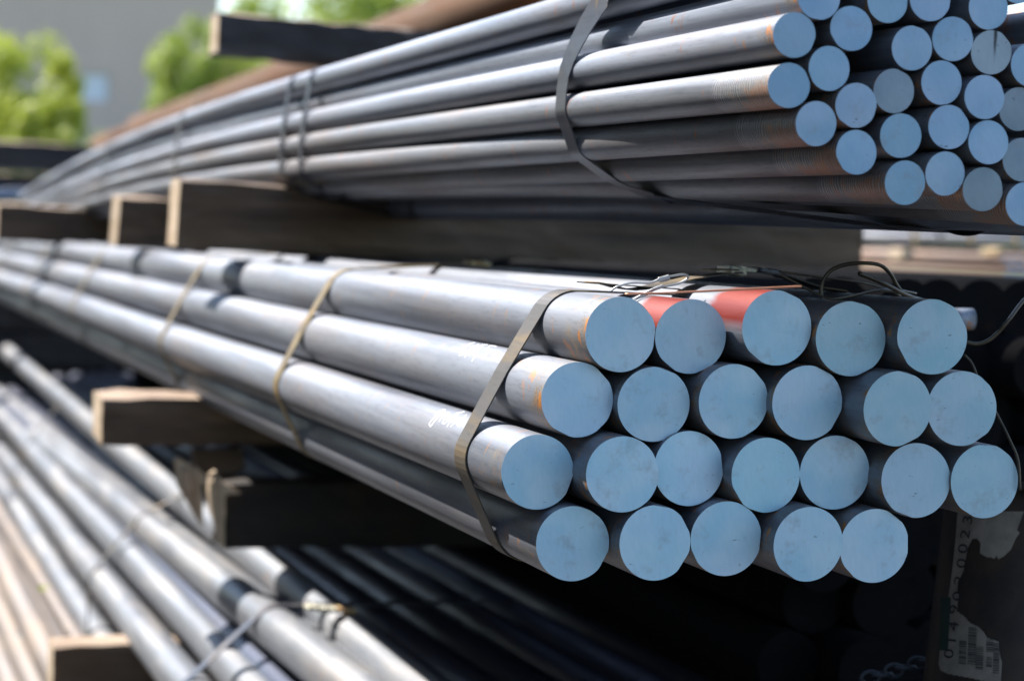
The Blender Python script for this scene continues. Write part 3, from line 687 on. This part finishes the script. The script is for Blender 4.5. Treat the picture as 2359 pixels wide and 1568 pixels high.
# ---------------------------------------------------------------- two more thick bars seen behind the middle bundle
def thick_extra(px, py, w, label, D=.0505, m='bar_thick'):
    a = atuvw(px, py, w)
    return bar(lambda t: P(a.x, a.y, w+t), D, label, 'stray bars behind the middle bundle', MT[m], MT['face_thick'], length=4.0, seg=40)
# short gleaming end seen in the gap between two bars of the top row
a = atuvw(1876, 790, 1.66)
bar(lambda t: P(a.x, a.y, 1.66+t), .0105, 'small bright bar end between the third and fourth bars of the top row', 'stray bars behind the middle bundle', MT['clasp'], MT['clasp'], length=.5, seg=20)

# ---------------------------------------------------------------- post with the torn paper label, under the right of the middle bundle
base = at(2350, 1900, 1.80); topc = at(2440, 1150, 1.82)
post = empty('steel_post', base); tag(post, 'dark steel post with a torn white number label, at the lower right', 'steel post')
m, nt, b = mat('dark_post_steel'); n_ = noise(nt, coords(nt, (1, 1, 1)), 22, 6, .65)
nt.links.new(ramp(nt, n_, [(.4, (.050, .035, .026)), (.62, (.026, .021, .020))]), b.inputs['Base Color']); b.inputs['Specular IOR Level'].default_value = .25; b.inputs['Roughness'].default_value = .5
bump(nt, b, n_, .25, .001)
ax = (topc-base).normalized(); px_ = Rd-ax*Rd.dot(ax); px_.normalize(); py_ = ax.cross(px_)
PR = .0865; V = []; Fc = []; L_ = (topc-base).length; S = 48
for k in range(13):
    for j in range(S):
        a_ = 6.2832*j/S; V.append(ax*(L_*k/12)+px_*(PR*math.cos(a_))+py_*(PR*math.sin(a_)))
for k in range(12):
    for j in range(S): Fc.append((k*S+j, k*S+(j+1) % S, (k+1)*S+(j+1) % S, (k+1)*S+j))
Fc += [tuple(range(S))[::-1], tuple(12*S+j for j in range(S))]
mesh_obj('post_shaft', V, Fc, m, post, smooth=[True]*(12*S)+[False]*2)
mesh_obj('cap_plate', [ax*(L_+(.0 if k < 24 else .006))+px_*((PR+.006)*math.cos(6.2832*j/24))+py_*((PR+.006)*math.sin(6.2832*j/24)) for k in (0, 24) for j in range(24)],
         [tuple(range(24))[::-1], tuple(range(24, 48))]+[(j, (j+1) % 24, 24+(j+1) % 24, 24+j) for j in range(24)], m, post)
# where a ray meets the post
def on_post(px, py, r):
    d = ray(px, py); o = CAM-base; dp = d-ax*d.dot(ax); op = o-ax*o.dot(ax)
    A_, B_, C_ = dp.dot(dp), 2*dp.dot(op), op.dot(op)-r*r; q = B_*B_-4*A_*C_
    if q < 0: q = 0
    return CAM+d*((-B_-math.sqrt(q))/(2*A_))-base
def patch(name, poly, r, m, parent, n=26):
    """a thin sheet following the post, filled inside a polygon given in picture-like units on the post's face"""
    xs = [p[0] for p in poly]; ys = [p[1] for p in poly]; x0, x1, y0, y1 = min(xs), max(xs), min(ys), max(ys)
    def seg_x(y):
        c = []
        for (ax_, ay), (bx, by) in zip(poly, poly[1:]+poly[:1]):
            if (ay <= y) != (by <= y): c.append(ax_+(bx-ax_)*(y-ay)/(by-ay))
        return sorted(c)
    V = []; Fc = []; rows_ = max(6, int((y1-y0)/2.5))
    for i in range(rows_):
        ya = y0+(y1-y0)*i/rows_; yb = y0+(y1-y0)*(i+1)/rows_; ym = (ya+yb)/2; c = seg_x(ym)
        for a_, b_ in zip(c[::2], c[1::2]):
            k = max(1, int((b_-a_)/8)); base_ = len(V)
            for j in range(k+1):
                x = a_+(b_-a_)*j/k; V.append(on_post(x, ya, r)); V.append(on_post(x, yb+.05, r))
            for j in range(k): Fc.append((base_+2*j, base_+2*j+1, base_+2*j+3, base_+2*j+2))
    return mesh_obj(name, V, Fc, m, parent, smooth=True)
def L6(L): return [((2900+x/2.7994)/1.3773, (1600+y/2.8)/1.3773) for x, y in L]
MT['paper'] = plain('shade_darkened_label_paper', (.17, .145, .115), (.25, .215, .175), 60, .85)  # paper colour darkened to stand in for the deep shade on it
MT['paper_tan'] = plain('stained_label_paper', (.34, .24, .14), (.42, .34, .25), 40, .85)
MT['ink'] = plain('label_ink', (.012, .012, .014), (.02, .02, .022), 60, .7)
MT['ink_green'] = plain('green_label_ink', (.008, .025, .015), (.012, .032, .02), 60, .7)
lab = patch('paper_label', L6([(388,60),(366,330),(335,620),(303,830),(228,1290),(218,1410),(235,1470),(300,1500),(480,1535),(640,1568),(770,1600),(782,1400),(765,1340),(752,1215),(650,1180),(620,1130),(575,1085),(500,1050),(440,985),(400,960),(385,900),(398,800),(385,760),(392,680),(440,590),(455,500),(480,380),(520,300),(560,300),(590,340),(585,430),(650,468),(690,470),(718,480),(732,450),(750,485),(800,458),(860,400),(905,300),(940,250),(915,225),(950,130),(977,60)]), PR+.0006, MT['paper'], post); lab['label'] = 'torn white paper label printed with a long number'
patch('green_print', L6([(232,825),(328,822),(300,1292),(224,1292)]), PR+.0011, MT['ink_green'], lab)
def text_on_post(s, px, py, size, r, m, parent, name='label_number'):
    fc = bpy.data.curves.new(name, 'FONT'); fc.body = s; fc.size = 1; fc.align_x = 'CENTER'; fc.align_y = 'CENTER'
    to = bpy.data.objects.new('tmp_text', fc); me = bpy.data.meshes.new_from_object(to); bpy.data.objects.remove(to)
    an = math.radians(82); ca, sa = math.cos(an), math.sin(an)
    for v in me.vertices:
        x, y = v.co.x*size[0], v.co.y*size[1]           # reads upwards
        qx, qy = ca*x-sa*y, sa*x+ca*y
        v.co = on_post(px+qx, py-qy, r)
    me.materials.clear(); me.materials.append(m)
    o = bpy.data.objects.new(name, me); col.objects.link(o); o.parent = parent
    return o
for chx, (x, y) in zip('0149020023', [(313,1322),(337,1203),(355,1078),(362,930),(388,812),(402,672),(425,520),(438,390),(458,262),(480,135)]):
    q = L6([(x, y)])[0]; text_on_post(chx, q[0], q[1], (48, 31), PR+.0012, MT['ink'], lab, 'printed_digit')
r3 = random.Random(5); V = []; Fc = []
for (x0, y0, x1, y1) in [(395,1205,460,1415),(475,1085,548,1425),(545,1255,612,1460),(640,1190,705,1300),(640,1350,690,1440),(700,1225,755,1490)]:
    y = y0
    while y < y1:
        h_ = r3.choice((3, 5, 8)); a_ = L6([(x0+(y1-y)*.03, y), (x1+(y1-y)*.03, y+6), (x1+(y1-y)*.03, y+6+h_), (x0+(y1-y)*.03, y+h_)])
        bse = len(V); V += [on_post(px, py, PR+.0012) for px, py in a_]; Fc.append((bse, bse+3, bse+2, bse+1)); y += h_+r3.choice((4, 6, 9))
mesh_obj('barcode', V, Fc, MT['ink'], lab)
# chain lying at the foot of the post
MT['chain'] = plain('dull_chain_steel', (.02, .025, .035), (.035, .04, .05), 60, .6)
c = empty('chain', at(2060, 1560, 1.85)); tag(c, 'few links of dull blue-grey chain lying in the dark at the lower right', 'chain')
for k in range(7):
    p = at(2005+27*k, 1560-8*k, 1.85); V = []; Fc = []
    for j in range(14):
        a_ = 6.2832*j/14; cc = Rd*(.008*math.cos(a_))+(Bd if k % 2 else Ud)*(.005*math.sin(a_)); tdir = (Rd*(-.008*math.sin(a_))+(Bd if k % 2 else Ud)*(.005*math.cos(a_))).normalized()
        n1_ = cc.normalized(); n2_ = tdir.cross(n1_)
        for i in range(6): b_ = 6.2832*i/6; V.append(p+cc+n1_*(.0017*math.cos(b_))+n2_*(.0017*math.sin(b_))-c.location)
    for j in range(14):
        for i in range(6): Fc.append((j*6+i, j*6+(i+1) % 6, ((j+1) % 14)*6+(i+1) % 6, ((j+1) % 14)*6+i))
    mesh_obj('link', V, Fc, MT['chain'], c, smooth=True)
# ---------------------------------------------------------------- rusty pipes behind the upper bundle
def cyl(name, a, b_, r, m, seg=24, label=None, cat=None, group=None, bend=0.0, face=None, n=14):
    t = (b_-a).normalized(); x = t.cross(Vector((0, 0, 1))).normalized(); y = x.cross(t); V = []; Fc = []
    for k in range(n+1):
        f = k/n; c = (b_-a)*f - Vector((0, 0, bend*4*f*(1-f)))
        for j in range(seg): a_ = 6.2832*j/seg; V.append(c+x*(r*math.cos(a_))+y*(r*math.sin(a_)))
    for k in range(n):
        for j in range(seg): Fc.append((k*seg+j, (k+1)*seg+j, (k+1)*seg+(j+1) % seg, k*seg+(j+1) % seg))
    sm_ = [True]*len(Fc)+[False]*2
    Fc += [tuple(range(seg)), tuple(n*seg+j for j in range(seg))[::-1]]
    root = empty(name, a) if face else None
    o = mesh_obj('shaft' if face else name, V, Fc, m, root, smooth=sm_, loc=None if face else a)
    if face:
        mesh_obj('sawn_end', [V[j]-t*.001 for j in range(seg)], [tuple(range(seg))], face, root)
        o = root
    if label: tag(o, label, cat, group)
    return o
GR = 'rusty pipes behind the upper bundle'
a = at(238, 340, 8.6); b_ = at(900, 82, 4.9); d = (b_-a)
for k, (ou, ov, s, r, lb) in enumerate([(0, 0, 1.9, .048, 'long rusty pipe with a lit top, rising behind the black timber'), (.107, -.035, 1.9, .052, 'rusty pipe in shade below and right of the long rusty pipe'),
                                       (.13, .072, 1.9, .05, 'upper rusty pipe cut by the top picture edge'), (.235, .0, 1.9, .05, 'dark rusty pipe behind the top of the upper bundle'), (.0, -.105, 1.9, .052, 'rusty pipe in deep shade beneath the long rusty pipe')]):
    o_ = Rd*ou+Ud*ov
    cyl('rusty_pipe', a+o_+d*s*.98*.0+Bd*0, a+o_+d*s, r, MT['pipe_rust'], label=lb, cat='pipe', group=GR, bend=.02)
# band round the lit pipe
f = .52; c0 = a+d*f+Vector((0, 0, -.018)); t = d.normalized(); x = t.cross(Vector((0, 0, 1))).normalized(); y = x.cross(t)
tag(ribbon('steel_strap', [c0+x*(.0545*math.cos(6.2832*j/28))+y*(.0545*math.sin(6.2832*j/28)) for j in range(28)], .03, .001, MT['strap_yellow'], closed=True, wdir=t), 'orange rusty strap round the long rusty pipe', 'steel strap', 'straps on the rusty pipes')
timber('timber under the rusty pipes in shade', at(640, 330, 6.4), .09, .9, .1, body=MT['wood_black'])

# ---------------------------------------------------------------- sunlit stacks seen through the gap at the right
def farbar(px, py, w, r, m, label, group, length=5.5, face=None, seg=14):
    p = atw(px, py, w); return cyl('far_bar', p, p+Bd*length, r, m, seg, label, 'steel bar', group, face=face, n=3)
GA = 'grey bars of the sunlit stack beyond the gap'; GC = 'orange-brown bars of the sunlit stack beyond the gap'
W = 6.2
for r_ in range(4):
    for k in range(7):
        farbar(2352-r_*2+k*21+ (10 if r_ % 2 else 0), 522+12.2*r_, W, .0105/1.5, MT['bar_bright'], 'thin sunlit grey bar, '+['top', 'second', 'third', 'bottom'][r_]+' layer of the distant stack right of the long timber', GA, face=MT['face_slim'] if k == 0 else None)
for r_ in range(3):
    for k in range(7):
        farbar(2318+r_*3+k*26+(12 if r_ % 2 else 0), 596+17*r_, 5.6, .009, MT['bar_tan'], 'orange-brown bar, '+['top', 'middle', 'bottom'][r_]+' layer of the lower distant stack at the right', GC, face=MT['face_slim'] if k < 2 else None)
timber('dark bearer between the two distant stacks, right', atw(1960, 556, 6.9), .036, 1.2, .09, tilt=0, body=MT['wood_black'], top=MT['wood_black'])
timber('short pale bearer end between the distant stacks', atw(2080, 572, 5.5), .028, .03, .09, body=MT['wood_pale'])
timber('small orange bearer end between the distant stacks at the right', atw(2296, 572, 5.45), .018, .025, .09, body=MT['clasp_rust'], end=MT['clasp_rust'], top=MT['clasp_rust'])
for x in (2168, 2110, 2240, 2345):
    tag(ribbon('steel_strap', [atw(x+170, 512, 6.15+.5*(x-2168)/-200), atw(x, 514, 6.15), atw(x-4, 540, 6.15), atw(x-3, 568, 6.15)], .03, .001, MT['strap_blue'] if x == 2168 else MT['strap_yellow']),
        {2168: 'dark strap down the middle of the distant grey stack', 2110: 'rusty strap on the distant grey stack, left one', 2240: 'rusty strap on the distant grey stack, right of the dark one', 2345: 'rusty strap at the right end of the distant grey stack'}[x], 'steel strap', 'straps on the distant stacks')
# filler stack added right of the middle bundle, its black standing in for shade
ORD = ['top', 'second', 'third', 'fourth', 'fifth', 'sixth', 'seventh', 'eighth', 'ninth', 'tenth', 'eleventh', 'bottom']
GD = 'dark filler bars added right of the middle bundle'
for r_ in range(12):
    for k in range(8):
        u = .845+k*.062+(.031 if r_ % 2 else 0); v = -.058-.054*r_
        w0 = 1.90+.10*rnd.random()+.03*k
        cyl('dark_bar', P(u, v, w0), P(u, v, w0+5),   .0305, MT['bar_black'], 20, 'near-black bar in the '+ORD[r_]+' row of the added filler stack right of the middle bundle', 'steel bar', GD, n=3)
# black crosswise beams added beyond the bottom pile to stand in for deep shade
for k in range(6):
    timber(['lowest', 'second lowest', 'third lowest', 'third from the top', 'second from the top', 'topmost'][k]+' black beam of the added filler stack beyond the bottom pile', P(-.35+.03*(k % 2), -.80+.108*(k+1), 7.9+.02*(k % 3)), .105, 2.6, .3, body=MT['wood_black'], end=MT['wood_dark'], top=MT['wood_black'], group='black beams beyond the bottom pile', nick=.003)
# things at the far left between the timbers
GF = 'distant things at the left edge'
p = atw(-60, 378, 8.5); tag(mesh_obj('steel_tube', [Rd*x+Bd*y+Ud*z for x in (0, 1.1) for y in (0, .05) for z in (-.02, .02)], [(0, 1, 3, 2), (4, 6, 7, 5), (0, 4, 5, 1), (2, 3, 7, 6), (1, 5, 7, 3), (0, 2, 6, 4)], MT['bar_low'], loc=p), 'grey square tube lying crosswise under the far black timber', 'steel tube')
timber('dark bearer below the grey tube at the left picture edge', atw(-200, 393, 8.4), .062, 1.1, .09, body=MT['wood_black'])
for k in range(4): farbar(-20+27*k, 446, 7.6, .019, MT['bar_dark'], 'blue bar end at the left picture edge, '+['first', 'second', 'third', 'fourth'][k]+' from the left', 'blue bar ends at the left picture edge', face=MT['face_low'], length=1.2)

# ---------------------------------------------------------------- building
wall_m, nt, b = mat('grey_rendered_wall'); n_ = noise(nt, coords(nt, (1, 1, .3), False), .8, 5, .6)
nt.links.new(ramp(nt, n_, [(.3, (.66, .50, .42)), (.7, (.72, .55, .46))]), b.inputs['Base Color']); b.inputs['Roughness'].default_value = .9
gl = plain('window_glass', (.78, .80, .88), (.86, .86, .93), 2, .3)
fr = plain('window_frame', (.5, .5, .5), (.6, .6, .6), 8, .5)
bd = empty('building', at(-900, 470, 60)*1.0); tag(bd, 'large plain grey building with one small pale window', 'building')
wr = at(505, 300, 60); wl = at(-1300, 300, 60)
ex = Vector((1, .0, 0)); o0 = Vector((wl.x, wl.y, 0)); Lx = wr.x-wl.x; H = 11.0
bd.location = o0
def onwall(px, py): r = ray(px, py); return CAM+r*((wl.y-CAM.y)/r.y)
wr = onwall(500, 300); Lx = wr.x-wl.x
wc = onwall(218, 202); zz = -(M.transposed() @ (wc-CAM)).z; hx = 33/5400*zz; hz = 33/5400*zz; cx_, cz_ = wc.x-o0.x, wc.z
def box(x0, x1, y0, y1, z0, z1): 
    return [Vector((x, y, z)) for x in (x0, x1) for y in (y0, y1) for z in (z0, z1)], [(0, 1, 3, 2), (4, 6, 7, 5), (0, 4, 5, 1), (2, 3, 7, 6), (1, 5, 7, 3), (0, 2, 6, 4)]
def boxes(name, L, m, parent, loc=None):
    V = []; Fc = []
    for bx in L:
        v_, f_ = box(*bx); n0 = len(V); V += v_; Fc += [tuple(i+n0 for i in q) for q in f_]
    return mesh_obj(name, V, Fc, m, parent, loc=loc)
boxes('wall', [(0, cx_-hx, 0, .4, 0, H), (cx_+hx, Lx, 0, .4, 0, H), (cx_-hx, cx_+hx, 0, .4, 0, cz_-hz), (cx_-hx, cx_+hx, 0, .4, cz_+hz, H)], wall_m, bd)
boxes('wall', [(Lx-.3, Lx+.02, .402, 14, 0, H-.01)], wall_m, bd)
boxes('roof', [(-.2, Lx+.2, -.2, 14, H+.003, H+.35)], fr, bd)
wf = boxes('window', [(cx_-hx, cx_+hx, .08, .14, cz_-hz, cz_-hz+.05), (cx_-hx, cx_+hx, .08, .14, cz_+hz-.05, cz_+hz), (cx_-hx, cx_-hx+.05, .08, .14, cz_-hz+.052, cz_+hz-.052), (cx_+hx-.05, cx_+hx, .08, .14, cz_-hz+.052, cz_+hz-.052)], fr, bd)
boxes('pane', [(cx_-hx+.052, cx_+hx-.052, .10, .11, cz_-hz+.052, cz_+hz-.052)], gl, wf)

# ---------------------------------------------------------------- trees
def leafmat(name, a_, b_):
    m, nt, b = mat(name); oi = nd(nt, 'ShaderNodeTexNoise'); oi.inputs['Scale'].default_value = 1.3; oi.inputs['Detail'].default_value = 4
    nt.links.new(coords(nt, (1, 1, 1), False), oi.inputs['Vector'])
    c = ramp(nt, oi.outputs['Fac'], [(.36, a_), (.64, b_)])
    nt.links.new(c, b.inputs['Base Color']); b.inputs['Roughness'].default_value = .55
    tr = nd(nt, 'ShaderNodeBsdfTranslucent'); nt.links.new(mix(nt, .5, c, (.25, .34, .03)), tr.inputs[0])
    ms = nd(nt, 'ShaderNodeMixShader'); ms.inputs[0].default_value = .42
    out = [n for n in nt.nodes if n.type == 'OUTPUT_MATERIAL'][0]
    nt.links.new(b.outputs[0], ms.inputs[1]); nt.links.new(tr.outputs[0], ms.inputs[2]); nt.links.new(ms.outputs[0], out.inputs[0])
    return m
LM = [leafmat('yellow_green_leaves', (.36, .42, .05), (.62, .62, .10)), leafmat('fresh_green_leaves', (.25, .33, .06), (.50, .54, .12))]
bark = wood('bark', (.08, .06, .045), (.16, .12, .09), along=2)
def tree(px, z, height, crown_r, crown_z, label, lm, n=9000, leaf=.11, seed=1, squash=1.0, trunk_r=.12):
    r2 = random.Random(seed); p = at(px, 400, z); loc = Vector((p.x, p.y, 0)); root = empty('tree', loc); tag(root, label, 'tree', 'trees and bushes behind the stacks')
    V = []; Fc = []
    def limb(a, b_, r0, r1, s=7):
        t = (b_-a).normalized(); x = t.cross(Vector((.3, .2, 1))).normalized(); y = x.cross(t); n0 = len(V)
        for k in range(5):
            f = k/4; c = a+(b_-a)*f+Vector((r2.uniform(-1, 1), r2.uniform(-1, 1), 0))*r0*.5*(0 < k < 4); rr = r0+(r1-r0)*f
            for j in range(s): V.append(c+x*(rr*math.cos(6.2832*j/s))+y*(rr*math.sin(6.2832*j/s)))
        for k in range(4):
            for j in range(s): Fc.append((n0+k*s+j, n0+k*s+(j+1) % s, n0+(k+1)*s+(j+1) % s, n0+(k+1)*s+j))
    top = Vector((0, 0, crown_z)); limb(Vector((0, 0, 0)), top, trunk_r, trunk_r*.45)
    clumps = []
    for k in range(80):
        while True:
            q = Vector((r2.uniform(-1, 1), r2.uniform(-1, 1), r2.uniform(-1, 1)))
            if .2 < q.length < 1: break
        c = Vector((q.x*crown_r, q.y*crown_r, crown_z+q.z*(height-crown_z)*squash)); 
        if c.z < .25: c.z = .25+r2.random()*.3
        clumps.append((c, crown_r*r2.uniform(.12, .27)))
        if k % 3 == 0: limb(Vector((0, 0, crown_z*r2.uniform(.45, .95))), c, trunk_r*.35, trunk_r*.08, 5)
    mesh_obj('trunk', V, Fc, bark, root, smooth=True)
    V = []; Fc = []
    for i in range(n):
        c, cr = clumps[r2.randrange(len(clumps))]
        d = Vector((r2.gauss(0, 1), r2.gauss(0, 1), r2.gauss(0, 1))).normalized()*cr*(r2.random()**.35)
        p = c+d; s = leaf*r2.uniform(.6, 1.3)
        nn = (d.normalized()*.7+Vector((r2.uniform(-1, 1), r2.uniform(-1, 1), r2.uniform(-.2, 1)))).normalized()
        x = nn.cross(Vector((r2.uniform(-1, 1), r2.uniform(-1, 1), r2.uniform(-1, 1)))).normalized(); y = nn.cross(x); n0 = len(V)
        V += [p-x*s*.5, p+y*s*.28, p+x*s*.5, p-y*s*.28]; Fc.append((n0, n0+1, n0+2, n0+3))
    o = mesh_obj('crown', V, Fc, lm, root); 
    return root
tree(45, 24, 2.35, .80, 1.3, 'yellow-green bush in full sun at the upper left', LM[0], 9000, .085, 1, trunk_r=.05)
tree(85, 22, 1.55, .42, .95, 'lower bright bush right of the yellow-green bush', LM[0], 6000, .08, 2, trunk_r=.04)
tree(-150, 26, 2.9, .95, 1.6, 'tall yellow-green bush cut by the left picture edge', LM[0], 7000, .09, 3, trunk_r=.05)
tree(280, 34, 1.6, .7, .9, 'small dull green bush in front of the grey building', LM[1], 3500, .09, 4, trunk_r=.04)
tree(475, 34, 3.25, 1.0, 1.9, 'upright green tree at the corner of the grey building', LM[1], 13000, .1, 12, trunk_r=.08)
tree(440, 36, 2.3, .8, 1.2, 'low green shrub tree at the foot of the grey wall, right of the window', LM[1], 6000, .1, 9, trunk_r=.07)
tree(760, 40, 5.2, 2.3, 3.0, 'leafy green tree behind the black timber', LM[1], 16000, .13, 5, trunk_r=.16)
tree(600, 38, 3.45, 2.0, 1.8, 'smaller green tree left of the leafy tree, before the grey wall', LM[1], 15000, .12, 8, trunk_r=.1)
tree(1080, 44, 5.6, 2.4, 3.0, 'green tree above the rusty pipes', LM[1], 11000, .14, 6, trunk_r=.16)
tree(1500, 46, 5.5, 2.5, 3.0, 'green tree hidden behind the upper bundle', LM[1], 6000, .15, 7, trunk_r=.16)

# ---------------------------------------------------------------- unseen blocker added left of the camera to darken the shaded bar sides
cm, nt, b = mat('dark_blocker_cladding'); n_ = noise(nt, coords(nt, (1, 1, .3), False), 3, 5, .6)
nt.links.new(ramp(nt, n_, [(.35, (.05, .04, .035)), (.65, (.075, .055, .045))]), b.inputs['Base Color']); b.inputs['Roughness'].default_value = .7
ct = empty('blocker', Vector((-8.6, -1.5, 0))); tag(ct, 'added dark corrugated blocker across the aisle, out of view left of the picture', 'blocker')
V = []; Fc = []; n_c = 160
for i in range(n_c+1):
    y = 14.0*i/n_c; x = 6.0+(.035 if (i//2) % 2 else 0)
    V += [Vector((x, y, .12)), Vector((x, y, 4.3))]
for i in range(n_c): Fc.append((2*i, 2*i+2, 2*i+3, 2*i+1))
mesh_obj('corrugated_side', V, Fc, cm, ct)
boxes('blocker_body', [(0, 5.98, 0, 14.0, 0, 4.32)], cm, ct)
boxes('roof', [(-.2, 6.2, -.2, 14.2, 4.325, 4.42)], cm, ct)

# short tube lying crosswise behind the right of the top row
cyl('steel_tube', at(2120, 734, 1.98), at(2240, 735, 1.99), .0092, MT['bar_slim'], 24, 'short tube end with a lit top edge, sticking out behind the top right bar', 'steel tube', n=4)
# a weed growing between the brown bars at the lower left
wl_ = at(97, 1362, 3.9); wd = empty('weed', wl_); tag(wd, 'tiny green weed between the brown bars at the lower left', 'weed')
r4 = random.Random(3)
for k in range(7):
    a_ = r4.uniform(0, 6.28); d_ = Vector((math.cos(a_)*.6, math.sin(a_)*.6, .7)).normalized(); sd = d_.cross(Vector((0, 0, 1))).normalized(); L_ = r4.uniform(.012, .022)
    mesh_obj('leaf', [Vector((0, 0, 0)), d_*L_*.5+sd*L_*.25, d_*L_+Vector((0, 0, -.003)), d_*L_*.5-sd*L_*.25], [(0, 1, 2, 3)], LM[0], wd)
